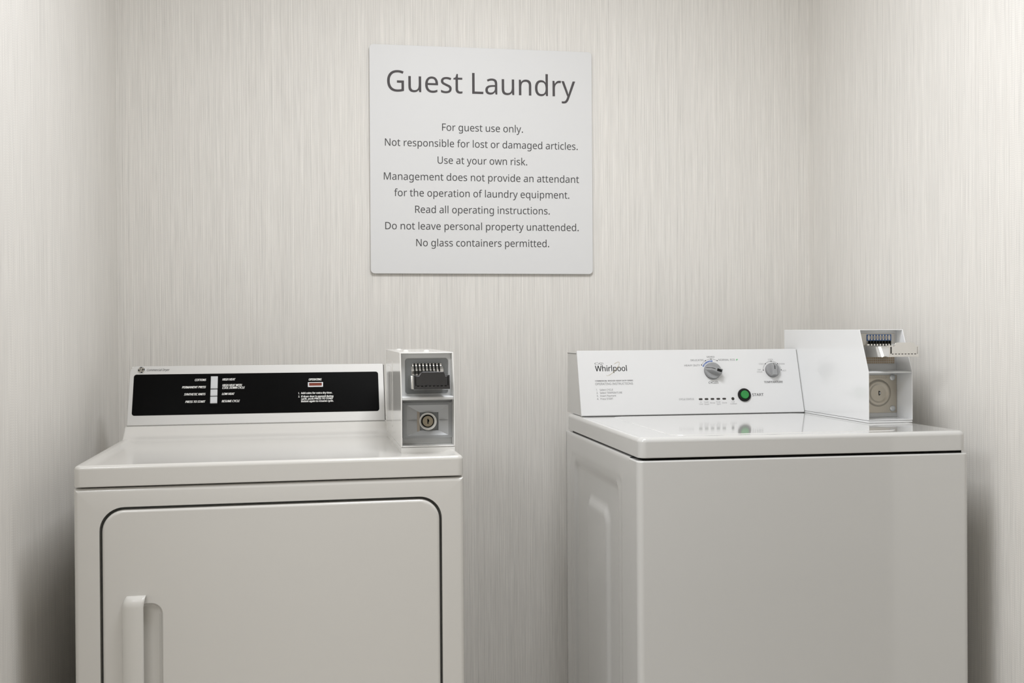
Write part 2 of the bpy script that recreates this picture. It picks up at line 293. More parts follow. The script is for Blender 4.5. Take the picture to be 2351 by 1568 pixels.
# ------------------------------------------------------------------ mesh helpers
class MB:
    def __init__(s):
        s.bm = bmesh.new()
        s.mi = 0
    def face(s, vs):
        try:
            f = s.bm.faces.new(vs)
            f.material_index = s.mi
            return f
        except ValueError:
            return None
    def box(s, a, b):
        (x0, y0, z0), (x1, y1, z1) = a, b
        v = [s.bm.verts.new(p) for p in ((x0, y0, z0), (x1, y0, z0), (x1, y1, z0), (x0, y1, z0), (x0, y0, z1), (x1, y0, z1), (x1, y1, z1), (x0, y1, z1))]
        for q in ((3, 2, 1, 0), (4, 5, 6, 7), (0, 1, 5, 4), (1, 2, 6, 5), (2, 3, 7, 6), (3, 0, 4, 7)):
            s.face([v[i] for i in q])
    def loft(s, loops, cap0=True, cap1=True):
        L = [[s.bm.verts.new(p) for p in l] for l in loops]
        n = len(L[0])
        for a, b in zip(L, L[1:]):
            for i in range(n):
                s.face((a[i], a[(i + 1) % n], b[(i + 1) % n], b[i]))
        if cap0:
            s.face(list(reversed(L[0])))
        if cap1:
            s.face(L[-1])
        return L
    def prism(s, pts, x0, x1):
        # a (y, z) outline pushed along x
        s.loft([[(x0, y, z) for y, z in pts], [(x1, y, z) for y, z in pts]])
    def fill(s, *vloops):
        es = []
        for l in vloops:
            for i in range(len(l)):
                e = s.bm.edges.get((l[i], l[(i + 1) % len(l)])) or s.bm.edges.new((l[i], l[(i + 1) % len(l)]))
                es.append(e)
        r = bmesh.ops.triangle_fill(s.bm, use_beauty=True, use_dissolve=False, edges=es)
        for g in r['geom']:
            if isinstance(g, bmesh.types.BMFace):
                g.material_index = s.mi
    def lathe(s, prof, fn, n=32, cap0=False, cap1=True):
        # prof: (radius, height) pairs; fn maps (a, b, h) to space
        s.loft([[fn(r * cos(2 * pi * i / n), r * sin(2 * pi * i / n), h) for i in range(n)] for r, h in prof], cap0, cap1)
    def build(s, name, mats, parent=None, angle=35, bevel=0, seg=2):
        bmesh.ops.recalc_face_normals(s.bm, faces=s.bm.faces)
        me = bpy.data.meshes.new(name)
        s.bm.to_mesh(me)
        s.bm.free()
        for k in (mats if isinstance(mats, (list, tuple)) else [mats]):
            me.materials.append(M[k])
        for p in me.polygons:
            p.use_smooth = True
        me.set_sharp_from_angle(angle=radians(angle))
        o = bpy.data.objects.new(name, me)
        COL.objects.link(o)
        if parent:
            o.parent = parent
        if bevel:
            md = o.modifiers.new('edge', 'BEVEL')
            md.width = bevel
            md.segments = seg
            md.limit_method = 'ANGLE'
            md.angle_limit = radians(40)
            md.harden_normals = True
        else:
            wnm = o.modifiers.new('shading', 'WEIGHTED_NORMAL')
            wnm.keep_sharp = True
            wnm.weight = 60
        return o

def rr(x0, y0, x1, y1, r, n=6, rs=None):
    rs = rs or (r, r, r, r)
    out = []
    for k, (cx, cy, sx, sy) in enumerate(((x0, y0, 1, 1), (x1, y0, -1, 1), (x1, y1, -1, -1), (x0, y1, 1, -1))):
        q = max(rs[k], 1e-5)
        for i in range(n + 1):
            a = pi + k * pi / 2 + i * pi / 2 / n
            out.append((cx + sx * q + q * cos(a), cy + sy * q + q * sin(a)))
    return out

def plate(mb, x0, y0, x1, y1, r, hb, hf, e, fn, hole=None, n=6, seg=3, rs=None):
    # rounded plate lying in a plane, rounded rim of radius e, front at height hf
    rs = rs or (r, r, r, r)
    def lp(i, h):
        return [fn(a, b, h) for a, b in rr(x0 + i, y0 + i, x1 - i, y1 - i, 0, n, tuple(max(q - i, 1e-5) for q in rs))]
    loops = [lp(0, hb)]
    for k in range(seg + 1):
        a = pi / 2 * k / seg
        loops.append(lp(e * (1 - cos(a)), hf - e + e * sin(a)))
    L = mb.loft(loops, cap0=hole is None, cap1=hole is None)
    if hole:
        H = [[mb.bm.verts.new(fn(a, b, h)) for a, b in hole] for h in (hf, hb)]
        mb.fill(L[-1], H[0])
        k = len(hole)
        for i in range(k):
            mb.face((H[0][i], H[0][(i + 1) % k], H[1][(i + 1) % k], H[1][i]))

def plane_fn(P0, V):
    P0 = Vector(P0)
    V = Vector(V).normalized()
    U = Vector((1, 0, 0))
    Nn = U.cross(V)
    return lambda u, v, h=0.0: tuple(P0 + U * u + V * v + Nn * h)

def front_fn(y):
    return lambda u, v, h=0.0: (u, y - h, v)

def left_fn(x):
    return lambda u, v, h=0.0: (x - h, u, v)

# ------------------------------------------------------------------ lettering
GLY = {}
for line in GLYPHS.strip('\n').split('\n'):
    c, rest = line[0], line[1:]
    adv, g = rest.split(':', 1)
    GLY[c] = (int(adv), [[tuple(map(int, p.split(','))) for p in l.split(' ')] for l in g.split(';') if l])
CAP = max(y for l in GLY['H'][1] for x, y in l)
SPACE = 174

def text_curves(s, u0, u1, v, cap, slant=0.0, space=1.0):
    # outlines of one line of text, fitted between u0 and u1 on baseline v
    x, out = 0, []
    for c in s:
        if c == ' ':
            x += SPACE * space
            continue
        adv, g = GLY[c]
        for l in g:
            out.append([(px + x, py) for px, py in l])
        x += adv
    mn = min(p[0] for l in out for p in l)
    mx = max(p[0] for l in out for p in l)
    ky = cap / CAP
    kx = (u1 - u0 - slant * 0.0) / (mx - mn)
    return [[(u0 + (px - mn) * kx + slant * py * ky, v + py * ky) for px, py in l] for l in out]

def printed(name, lines, fn, mk, parent, h=0.0003, bold=0.0):
    # flat printed outlines turned into one thin mesh; nested outlines give one mesh per line
    if isinstance(lines[0][0][0], (list, tuple)):
        return [printed(name, g, fn, mk, parent, h, bold) for g in lines]
    groups = [lines]
    bm = bmesh.new()
    K = 100.0
    hh = h
    for sh in ((-bold, 0.0, bold) if bold else (0.0,)):
        for g in groups:
            cu = bpy.data.curves.new(name, 'CURVE')
            cu.dimensions = '2D'
            cu.fill_mode = 'BOTH'
            for l in g:
                sp = cu.splines.new('POLY')
                sp.points.add(len(l) - 1)
                for p, (a, b) in zip(sp.points, l):
                    p.co = ((a + sh) * K, b * K, 0, 1)
                sp.use_cyclic_u = True
            o = bpy.data.objects.new(name, cu)
            COL.objects.link(o)
            me = bpy.data.meshes.new_from_object(o.evaluated_get(bpy.context.evaluated_depsgraph_get()))
            bpy.data.objects.remove(o)
            for vv in me.vertices:
                vv.co = fn(vv.co.x / K, vv.co.y / K, hh)
            bm.from_mesh(me)
            bpy.data.meshes.remove(me)
        hh += 0.00002
    me = bpy.data.meshes.new(name)
    bm.to_mesh(me)
    bm.free()
    me.materials.append(M[mk])
    for p in me.polygons:
        p.material_index = 0
    ob = bpy.data.objects.new(name, me)
    COL.objects.link(ob)
    ob.parent = parent
    return ob

def disc(u, v, r, n=16, ry=None):
    return [(u + r * cos(2 * pi * i / n), v + (ry or r) * sin(2 * pi * i / n)) for i in range(n)]

def arc_band(u, v, r, wd, a0, a1, n=28, ends=False):
    a0, a1 = radians(a0), radians(a1)
    A = [a0 + (a1 - a0) * i / n for i in range(n + 1)]
    out = [(u + (r + wd / 2) * cos(a), v + (r + wd / 2) * sin(a)) for a in A]
    if ends:
        out += [(u + r * cos(a1) + wd / 2 * cos(a1 + sgn * t), v + r * sin(a1) + wd / 2 * sin(a1 + sgn * t)) for sgn in ((1 if a1 > a0 else -1),) for t in (pi / 4, pi / 2, 3 * pi / 4)]
    out += [(u + (r - wd / 2) * cos(a), v + (r - wd / 2) * sin(a)) for a in reversed(A)]
    if ends:
        out += [(u + r * cos(a0) + wd / 2 * cos(a0 - sgn * t), v + r * sin(a0) + wd / 2 * sin(a0 - sgn * t)) for sgn in ((1 if a1 > a0 else -1),) for t in (3 * pi / 4, pi / 2, pi / 4)]
    return out

def path_band(pts, w0, w1=None):
    # a tapered stroke along a polyline
    w1 = w0 if w1 is None else w1
    L, Rr = [], []
    n = len(pts)
    for i, p in enumerate(pts):
        a = pts[max(i - 1, 0)]
        b = pts[min(i + 1, n - 1)]
        d = Vector((b[0] - a[0], b[1] - a[1])).normalized()
        wd = (w0 + (w1 - w0) * i / (n - 1)) / 2
        L.append((p[0] - d.y * wd, p[1] + d.x * wd))
        Rr.append((p[0] + d.y * wd, p[1] - d.x * wd))
    return L + list(reversed(Rr))

# ------------------------------------------------------------------ naming
def thing(name, label, cat, loc, rz=0.0, group=None):
    o = bpy.data.objects.new(name, None)
    o.empty_display_size = 0.1
    COL.objects.link(o)
    o.location = loc
    o.rotation_euler = (0, 0, rz)
    o['label'] = label
    o['category'] = cat
    if group:
        o['group'] = group
    return o

def lab(o, label):
    o['label'] = label
    return o

# ------------------------------------------------------------------ the room
XL, XR, YB, YF, ZC = -0.6440, 1.2524, 0.1108, -3.4, 2.44
def slab(name, a, b, mk):
    mb = MB()
    mb.box(a, b)
    o = mb.build(name, mk)
    o['kind'] = 'structure'
    return o
T = 0.1
# the alcove opens into a wider room behind the camera
RL, RR, YA = -2.4, 3.0, -1.25
slab('wall_back', (XL - T, YB, 0), (XR + T, YB + T, ZC), 'paper')
slab('wall_left', (RL, YA, 0), (XL, YB, ZC), 'paper')
slab('wall_right', (XR, YA, 0), (RR, YB, ZC), 'paper')
slab('wall_front', (RL - T, YF - T, 0), (RR + T, YF, ZC), 'paper')
slab('wall_west', (RL - T, YF, 0), (RL, YB, ZC), 'paper')
slab('wall_east', (RR, YF, 0), (RR + T, YB, ZC), 'paper')
slab('floor', (RL - T, YF - T, -T), (RR + T, YB + T, 0), 'floor')
slab('ceiling', (RL - T, YF - T, ZC), (RR + T, YB + T, ZC + T), 'ceiling')

# ------------------------------------------------------------------ the notice
SK = 1.0404
ZT = 0.5889 * SK
sg = thing('wall_sign', 'pale grey square laundry notice with dark lettering on the back wall', 'sign', (0.0034, YB - 0.0005, 1.8953 - ZT))
mb = MB()
plate(mb, 0, 0, 0.5857 * SK, ZT, 0.011, -0.0020, 0.0040, 0.0008, front_fn(-0.0040), n=8)
mb.build('panel', 'sign', sg)
for a, b in ((0.10, 0.09), (0.48, 0.09), (0.10, 0.50), (0.48, 0.50)):
    mb = MB()
    mb.box((a - 0.02, -0.0020, b - 0.02), (a + 0.02, 0.0004, b + 0.02))
    mb.build('mounting_pad', 'dark', sg)
S4 = front_fn(-0.0080)
def scaled(ls):
    return [[(p * SK, q * SK) for p, q in l] for l in ls]
printed('heading_lettering', scaled(text_curves('Guest', 0.0451, 0.2400, 0.4689, 0.0543) + text_curves('Laundry', 0.2654, 0.5403, 0.4689, 0.0543)), S4, 'ink_sign', sg)
LINES = (('For guest use only.', 0.1862, 0.3991, 0.2180), ('Not responsible for lost or damaged articles.', 0.0387, 0.5460, 0.2601),
         ('Use at your own risk.', 0.1740, 0.4100, 0.3036), ('Management does not provide an attendant', 0.0352, 0.5490, 0.3474),
         ('for the operation of laundry equipment.', 0.0612, 0.5225, 0.3894), ('Read all operating instructions.', 0.1150, 0.4695, 0.4319),
         ('Do not leave personal property unattended.', 0.0379, 0.5474, 0.4749), ('No glass containers permitted.', 0.1172, 0.4673, 0.5180))
for s, a, b, v in LINES:
    printed('body_lettering', scaled(text_curves(s, a, b, 0.5889 - v, 0.0186)), S4, 'ink_dark', sg)

# ------------------------------------------------------------------ coin meters
def coin_meter(parent, P, box_mat):
    x0, x1, yf, ym, yt, yb, yr = P['x0'], P['x1'], P['yf'], P['ym'], P['yt'], P['yb'], P['yr']
    z0, zm, zt = P['z0'], P['zm'], P['zt']
    t = P.get('t', 0.0020)
    sh = P.get('shelf', 0.006)
    mb = MB()
    prof = [(yf, z0), (ym, zm), (yt, zt), (yb, zt + 0.002), (yb, z0)]
    mb.prism(prof, x0, x0 + t)
    mb.prism(prof, x1 - t, x1)
    mb.prism([(yt, zt - t), (yt, zt), (yb, zt + 0.002), (yb, zt + 0.002 - t)], x0 + t * 0.98, x1 - t * 0.98)
    mb.prism([(yf, z0), (yf, z0 + t), (yb, z0 + t), (yb, z0)], x0 + t * 0.98, x1 - t * 0.98)
    mb.prism([(yb - t, z0 + t), (yb - t, zt), (yb, zt), (yb, z0 + t)], x0 + t * 0.98, x1 - t * 0.98)
    root = mb.build('coin_meter', box_mat, parent, bevel=0.0009)
    root['label'] = P['label']
    # inner lining: recessed back, the shelf between the two openings
    mb = MB()
    mb.box((x0 + t, yr, z0 + t), (x1 - t, yr + 0.002, zt - t))
    mb.prism([(ym + 0.0005, zm - sh), (ym, zm - 0.0008), (ym + 0.004, zm + 0.0008), (yr, zm + 0.0008), (yr, zm - sh)], x0 + t, x1 - t)
    lin = mb.build('lining', 'inside_shade', root, bevel=0.0008)
    mb = MB()
    mb.box((x0 + 0.0003, yf + 0.0005, P['zd']), (x1 - 0.0003, yb - 0.002, z0 - 0.0006))
    mb.build('mounting_base', box_mat, root, bevel=0.001)
    return root

def coin_slide(root, x0, x1, yf, yb, z0, z1, tilt=0.0, mk='chrome'):
    # sliding carriage: long body, stepped face plate with a raised tongue, row of coin notches below it
    mb = MB()
    xc = (x0 + x1) / 2
    zc = (z0 + z1) / 2
    def tl(p):
        x, y, z = p
        d = z - zc
        return (x, yf + (y - yf) * cos(tilt) - d * sin(tilt), zc + d * cos(tilt) + (y - yf) * sin(tilt)) if y < yf + 0.02 else p
    def tbox(a, b):
        k = len(mb.bm.verts)
        mb.bm.verts.ensure_lookup_table()
        mb.box(a, b)
        mb.bm.verts.ensure_lookup_table()
        for v in mb.bm.verts[k:]:
            v.co = tl(v.co)
    mb.prism([(yf + 0.010, z0 + 0.001), (yf + 0.010, z1 - 0.0015), (yb, z1 - 0.0005), (yb, z0 - 0.002)], x0 + 0.0015, x1 - 0.0015)
    mb.prism([(yf + 0.030, z0 - 0.001), (yf + 0.045, z1 - 0.003), (yb, z1 - 0.003), (yb, z0 - 0.002)], x0 - 0.0015, x0 + 0.0025)
    mb.mi = 2
    tbox((x0, yf + 0.0012, z0), (x1, yf + 0.012, z1))
    mb.mi = 2
    # face: outer rim, then tongue plate standing a little proud
    out = [(x0 + 0.0042, z0 + 0.0072), (x1 - 0.0042, z0 + 0.0072), (x1 - 0.0042, z1 - 0.0022), (x1 - 0.0085, z1 - 0.0022), (x1 - 0.0098, z1 + 0.002), (x1 - 0.0110, z1 + 0.0052), (x1 - 0.0128, z1 + 0.0062),
           (x0 + 0.0158, z1 + 0.0062), (x0 + 0.0138, z1 + 0.0052), (x0 + 0.0115, z1 + 0.001), (x0 + 0.0095, z1 - 0.0022), (x0 + 0.0042, z1 - 0.0022)]
    mb.loft([[tl((a, yf + 0.0012, b)) for a, b in out], [tl((a, yf - 0.0006, b)) for a, b in out], [tl((xc + (a - xc) * 0.985, yf - 0.0011, zc + (b - zc) * 0.97)) for a, b in out]], cap0=False)
    mb.mi = 1
    tbox((x0 + 0.0028, yf + 0.0006, z0 + 0.0066), (x0 + 0.0040, yf + 0.0014, z1 - 0.003))
    tbox((x1 - 0.0040, yf + 0.0006, z0 + 0.0066), (x1 - 0.0028, yf + 0.0014, z1 - 0.003))
    for i in range(8):
        c = x0 + 0.0080 + i * (x1 - x0 - 0.0160) / 7
        tbox((c - 0.0019, yf + 0.0006, z0 + 0.0054), (c + 0.0019, yf + 0.0014, z0 + 0.0068))
    return mb.build('coin_slide', ['chrome', 'dark', mk], root, bevel=0.0006, angle=30)

# ------------------------------------------------------------------ the dryer
WD, HD = 0.686, 0.892
dr = thing('clothes_dryer', 'off-white front-loading dryer with black control panel, standing beside the left wall', 'dryer', (-0.5405, -0.8095, 0.0), 0.02914)
def Z(z):
    return z + HD
FF = lambda u, v, h=0.0: (u, -h, v + HD)
# cabinet: front frame with a rounded door opening, body behind
mb = MB()
hole = rr(0.0425, -0.700, 0.6445, -0.0735, 0.042, 10)
plate(mb, 0, -HD, WD, -0.0395, 0.003, -0.020, 0.0, 0.008, FF, hole=hole)
mb.box((0.0005, 0.0195, 0.0), (WD - 0.0005, 0.700, Z(-0.0395)))
mb.mi = 1
L = mb.loft([[FF(a, b, -0.0185) for a, b in rr(0.03, -0.71, 0.655, -0.06, 0.03)]], True, False)
mb.build('cabinet', ['dryer', 'seal_and_gap'], dr)
# door with finger recess
mb = MB()
rec = rr(0.100, -0.480, 0.1480, -0.2440, 0.020, 8)
plate(mb, 0.0468, -0.696, 0.6402, -0.0785, 0.038, -0.016, 0.0015, 0.0055, FF, hole=rec, n=10, seg=4)
# recess floor
lo = [rr(0.100 + i, -0.480 + i, 0.1480 - i, -0.2440 - i, 0.020 - i * 0.6, 8) for i in (0, 0.0012, 0.004, 0.008)]
mb.loft([[FF(a, b, h) for a, b in l] for l, h in zip(lo, (0.0016, -0.0005, -0.007, -0.0095))], False, True)
door = mb.build('door', 'dryer', dr, angle=30)
# handle: tapered grip rolling over the recess
mb = MB()
def hprof(s, k=1.0):
    # outline in (x, height) for one slice, s scales the reach away from the door
    return [(0.0790, 0.0008), (0.0796, 0.006 * s), (0.0830, 0.0125 * s), (0.0900, 0.0165 * s), (0.1010, 0.0178 * s), (0.1120, 0.0172 * s), (0.1158, 0.0155 * s), (0.1168, 0.0125 * s), (0.1150, 0.0100 * s), (0.1040, 0.0075 * s), (0.1000, 0.0008)]
sl = []
for z, s, grow in ((-0.2300, 0.10, 0.0030), (-0.2306, 0.45, 0.0026), (-0.2335, 0.78, 0.0018), (-0.2400, 0.96, 0.0008), (-0.2480, 1.0, 0.0), (-0.300, 1.0, 0.0), (-0.440, 1.0, 0.0), (-0.480, 0.96, 0.0), (-0.4870, 0.78, 0.0018), (-0.4900, 0.10, 0.003)):
    pr = hprof(s)
    sh = max(0.0, (z + 0.2480) / 0.018)
    sh2 = max(0.0, (-0.480 - z) / 0.010)
    q = []
    for x, h in pr:
        e = max(sh, sh2)
        xx = x + (0.0085 * e * e if x < 0.095 else (0.003 * e if x > 0.108 else 0))
        q.append(FF(xx, z, h))
    sl.append(q)
mb.loft(sl)
mb.build('handle', 'handle', door, angle=50)
# top panel with rolled rim
mb = MB()
def ring(i, z, r=0.012):
    return [(a, b, Z(z)) for a, b in rr(i, i - 0.001, WD - i, 0.7 - i, max(r - i, 0.002), 5)]
loops = [ring(0.006, -0.0375), ring(0.0006, -0.0368), ring(0, -0.0350)]
for k in range(6):
    a = pi / 2 * k / 5
    loops.append(ring(0.007 * (1 - cos(a)), -0.007 + 0.0075 * sin(a)))
loops += [ring(0.012, 0.0006), ring(0.017, -0.0004), ring(0.024, -0.0030), ring(0.030, -0.0042), ring(0.036, -0.0045)]
mb.loft(loops)
mb.build('top_panel', 'dryer', dr, angle=50)
# cove sweeping up to the control panel
mb = MB()
pr = [(0.43, -0.0125), (0.43, -0.0052), (0.455, -0.0046)]
for k in range(1, 9):
    a = radians(62) * k / 8
    pr.append((0.455 + 0.072 * sin(a) * 1.06, -0.0046 + 0.0545 * (1 - cos(a))))
pr += [(0.534, 0.0255), (0.60, 0.0258), (0.66, 0.0258), (0.66, -0.0125)]
pr = [(y, Z(z)) for y, z in pr]
cx = sum(p[0] for p in pr) / len(pr)
mb.loft([[(0.0025, y, z - 0.0012) for y, z in pr], [(0.0038, y, z - 0.0002) for y, z in pr], [(0.006, y, z) for y, z in pr], [(WD - 0.004, y, z) for y, z in pr]])
mb.build('cove', 'dryer', dr, angle=40)
# control panel
PD = plane_fn((0.004, 0.533, Z(0.026)), (0, 0.055, 0.128))
mb = MB()
top = PD(0, 0.142)
bot = PD(0, 0.001)
mb.prism([(bot[1] + 0.005, bot[2]), (top[1] + 0.005, top[2] - 0.003), (top[1] + 0.009, top[2]), (0.655, top[2] - 0.002), (0.660, Z(0.02))], 0.0062, 0.577)
con = mb.build('console', 'dryer', dr, bevel=0.002)
mb = MB()
plate(mb, 0, 0.0003, 0.5757, 0.1438, 0, -0.0045, 0.0, 0.0015, PD, rs=(0.002, 0.002, 0.004, 0.016), n=8)
fas = mb.build('fascia', 'alu', con, angle=40)
lab(fas, 'brushed aluminium fascia')
for u0, u1, vt in ((0.0004, 0.0030, 0.124), (0.5738, 0.5768, 0.140)):
    mb = MB()
    tp = PD(0, vt)
    mb.prism([(bot[1] + 0.0010, bot[2] + 0.0005), (tp[1] + 0.0010, tp[2]), (tp[1] + 0.006, tp[2]), (bot[1] + 0.006, bot[2] + 0.0005)], 0.004 + u0, 0.004 + u1)
    mb.build('side_gap_shade', 'dark', con)  # dark strip standing in for the shade in the gap beside the fascia
mb = MB()
plate(mb, 0.0098, 0.0238, 0.5628, 0.1228, 0.006, -0.001, 0.0006, 0.0002, PD, n=6)
lab(mb.build('black_inlay', 'black', con), 'glossy black inlay with white lettering')
mb = MB()
plate(mb, 0.1776, 0.0433, 0.1974, 0.1172, 0.001, -0.001, 0.0014, 0.0005, PD)
mb.build('button_surround', 'black', con)
for v0, v1 in ((0.0846, 0.1150), (0.0668, 0.0828), (0.0489, 0.0652)):
    mb = MB()
    plate(mb, 0.1792, v0, 0.1950, v1, 0.0006, 0.0, 0.0042, 0.0008, PD)
    # concave finger face
    plate(mb, 0.1806, v0 + 0.0022, 0.1938, v1 - 0.001, 0.0004, 0.0030, 0.0045, 0.0003, PD)
    mb.build('selector_button', 'button', con)
mb = MB()
plate(mb, 0.3985, 0.0855, 0.4336, 0.0976, 0.001, 0.0, 0.0026, 0.0006, PD, hole=rr(0.4014, 0.0884, 0.4308, 0.0958, 0.0004))
mb.build('indicator_bezel', 'button', con)
mb = MB()
plate(mb, 0.4010, 0.0880, 0.4312, 0.0962, 0.0004, 0.0, 0.0019, 0.0003, PD)
lab(mb.build('indicator_lens', 'lamp', con), 'dark red indicator lens')
acc = []
C = 0.0053
for s, a, b, v in (('COTTONS', 0.1435, 0.1691, 0.1049), ('PERMANENT PRESS', 0.1163, 0.1691, 0.0873), ('SYNTHETIC KNITS', 0.1212, 0.1687, 0.0700), ('PRESS TO START', 0.1247, 0.1687, 0.0520),
                   ('HIGH HEAT', 0.2050, 0.2342, 0.1053), ('HIGH HEAT WITH', 0.2053, 0.2491, 0.0909), ('COOL DOWN CYCLE', 0.2050, 0.2556, 0.0846), ('LOW HEAT', 0.2048, 0.2330, 0.0697), ('RESUME CYCLE', 0.2048, 0.2449, 0.0520),
                   ('OPERATING', 0.4005, 0.4307, 0.1022)):
    acc.append(text_curves(s, a, b - 0.0012, v, C, slant=0.22))
for s, a, b, v in (('1.', 0.3769, 0.3792, 0.0688), ('Add coins for extra dry time.', 0.3829, 0.4544, 0.0690), ('2.', 0.3769, 0.3798, 0.0606), ('If dryer door is opened during', 0.3833, 0.4567, 0.0606),
                   ('cycle, push PRESS TO START', 0.3833, 0.4562, 0.0548), ('button again to resume cycle.', 0.3833, 0.4571, 0.0488)):
    acc.append(text_curves(s, a, b, v, 0.0045))
printed('lettering', acc, PD, 'white_ink', con, h=0.0008, bold=0.00028)
printed('maker_lettering', text_curves('Commercial Dryer', 0.0367, 0.0862, 0.1311, 0.0054, slant=0.22), PD, 'ink_dark', con, h=0.0002, bold=0.0001)
# round monogram badge
mb = MB()
mb.lathe([(0.0086, 0.0), (0.0086, 0.0006), (0.0082, 0.0008)], lambda a, b, h: PD(0.0252 + a, 0.1339 + b, h), 32)
bd = mb.build('emblem', 'button', con)
E0 = lambda u, v, h=0.0: PD(0.0252 + u * 0.0078, 0.1339 + v * 0.0078, h)
bl = [disc(0, 0, 0.93, 36)]
wl = []
for k in range(4):
    a = radians(45 + 90 * k)
    pts = []
    for i in range(8):
        t = a + radians(-20 + 9 * i)
        pts.append((cos(t) * (0.98 - 0.030 * i), sin(t) * (0.98 - 0.030 * i)))
    wl.append(path_band(pts, 0.16, 0.05))
def spiral(cx, cy, r0, r1, a0, a1, n=16):
    return [(cx + (r0 + (r1 - r0) * i / n) * cos(radians(a0 + (a1 - a0) * i / n)), cy + (r0 + (r1 - r0) * i / n) * sin(radians(a0 + (a1 - a0) * i / n))) for i in range(n + 1)]
wl.append(path_band(spiral(-0.28, 0.26, 0.30, 0.24, 10, 260), 0.15, 0.12))
wl.append(path_band(spiral(-0.26, -0.30, 0.28, 0.20, 100, -210), 0.17, 0.12))
wl.append(path_band(spiral(0.30, 0.28, 0.24, 0.27, -20, 200), 0.13, 0.15))
wl.append(path_band(spiral(0.28, -0.26, 0.30, 0.22, 130, 440), 0.15, 0.13))
wl.append(path_band([(-0.02, 0.30), (-0.06, 0.0), (-0.10, -0.35)], 0.13, 0.10))
wl.append(path_band([(0.06, 0.36), (0.02, 0.05), (0.0, -0.25)], 0.13, 0.12))
printed('emblem_disc', bl, E0, 'ink', bd, h=0.0010)
for i, l in enumerate(wl):
    pass
mbm = MB()
for l in wl:
    f = [mbm.bm.verts.new(E0(a, b, 0.0013)) for a, b in l]
    k = len(f) // 2
    for i in range(k - 1):
        mbm.face((f[i], f[i + 1], f[2 * k - 2 - i], f[2 * k - 1 - i]))
mbm.build('emblem_monogram', 'cream', bd)

# coin meter on the dryer
P = dict(x0=0.5790, x1=0.6850, yf=0.1037, ym=0.1045, yt=0.1265, yb=0.490, yr=0.1400, z0=Z(0.0068), zm=Z(0.1043), zt=Z(0.1910), zd=Z(-0.0052), t=0.0026, label='off-white coin meter with the coin slide pushed in')
cm = coin_meter(dr, P, 'box_d')
mb = MB()
for y0, y1, z0, z1 in ((0.305, 0.470, 0.030, 0.170),):
    plate(mb, y0, Z(z0), y1, Z(z1), 0.010, -0.0005, 0.0006, 0.0006, left_fn(0.5790))
    plate(mb, y0 + 0.03, Z(z0 + 0.012), y1 - 0.012, Z(z1 - 0.012), 0.004, 0.0, 0.0010, 0.0006, left_fn(0.5790))
mb.build('side_pressing', 'box_d', cm)
for xx, yy in ((0.600, 0.22), (0.640, 0.20), (0.603, 0.42)):
    mb = MB()
    mb.lathe([(0.0065, 0.0), (0.0062, 0.0016), (0.0045, 0.0030), (0.0020, 0.0037)], lambda a, b, h: (xx + a, yy + b, Z(0.1912) + h), 16)
    mb.build('dome_screw', 'box_d', cm)
DB = front_fn(0.140)
mb = MB()
plate(mb, 0.5910, Z(0.1092), 0.6758, Z(0.1787), 0.0055, 0.0, 0.0016, 0.0006, DB)
lab(mb.build('slide_plate', 'grey', cm), 'dark grey metal plate behind the coin slide')
mb = MB()
# stepped coin throat with eight slots
mb.prism([(0.1384, Z(0.166)), (0.1300, Z(0.1610)), (0.1240, Z(0.1550)), (0.1240, Z(0.146)), (0.1384, Z(0.146))], 0.6020, 0.6650)
mb.prism([(0.1384, Z(0.169)), (0.1365, Z(0.1685)), (0.1365, Z(0.146)), (0.1384, Z(0.146))], 0.6050, 0.6625)
mb.mi = 1
for i in range(8):
    c = 0.6088 + i * 0.00690
    mb.prism([(0.1380, Z(0.1690)), (0.1295, Z(0.1690)), (0.1232, Z(0.1570)), (0.1232, Z(0.1460)), (0.1380, Z(0.1460))], c - 0.0013, c + 0.0013)
mb.build('coin_throat', ['chrome', 'dark'], cm)
coin_slide(cm, 0.5988, 0.6672, 0.0460, 0.1385, Z(0.1222), Z(0.1492), tilt=radians(-9), mk='chrome_dark_reflection')  # face tilted and coloured to stand for a dark reflection
# lower opening: funnel plate with barrel lock
ox0, ox1, oz0, oz1 = 0.5846, 0.6822, 0.0225, 0.0922
ix0, ix1, iz0, iz1 = 0.6185, 0.6555, 0.0365, 0.0722
mb = MB()
def rq(x0, z0, x1, z1, y):
    return [(x0, y, Z(z0)), (x1, y, Z(z0)), (x1, y, Z(z1)), (x0, y, Z(z1))]
mb.loft([rq(ox0, oz0, ox1, oz1, 0.1390), rq(ox0, oz0, ox1, oz1, 0.1290), rq(ox0 + 0.008, oz0 + 0.005, ox1 - 0.008, oz1 - 0.005, 0.1260), rq(ix0, iz0, ix1, iz1, 0.1330), rq(ix0, iz0, ix1, iz1, 0.1388)], False, False)
mb.mi = 1
mb.box((ix0 - 0.001, 0.1375, Z(iz0 - 0.001)), (ix1 + 0.001, 0.1388, Z(iz1 + 0.001)))
mb.mi = 2
a0, b0 = (ix0 - 0.0055, 0.1312), (ix0, 0.1326)
v = [mb.bm.verts.new(q) for q in ((a0[0], a0[1], Z(iz0 - 0.0025)), (b0[0], b0[1], Z(iz0 - 0.0001)), (b0[0], b0[1], Z(iz1 + 0.0001)), (a0[0], a0[1], Z(iz1 + 0.0026)))]
mb.face(v)  # tan strip along the left side of the lock opening
mb.mi = 3
for x0, x1 in ((ox0 + 0.0082, ix0 - 0.006), (ix1 + 0.001, ox1 - 0.0085)):
    mb.box((x0, 0.1262, Z(0.0570)), (x1, 0.1320, Z(0.0573)))
lp = mb.build('lock_plate', ['funnel', 'grey', 'tan_strip', 'seal_and_gap'], cm, angle=20)
lab(lp, 'grey metal plate sloping in to the lock')
LK = lambda a, b, h: (0.6345 + a, 0.1375 - h, Z(0.0545) + b)
mb = MB()
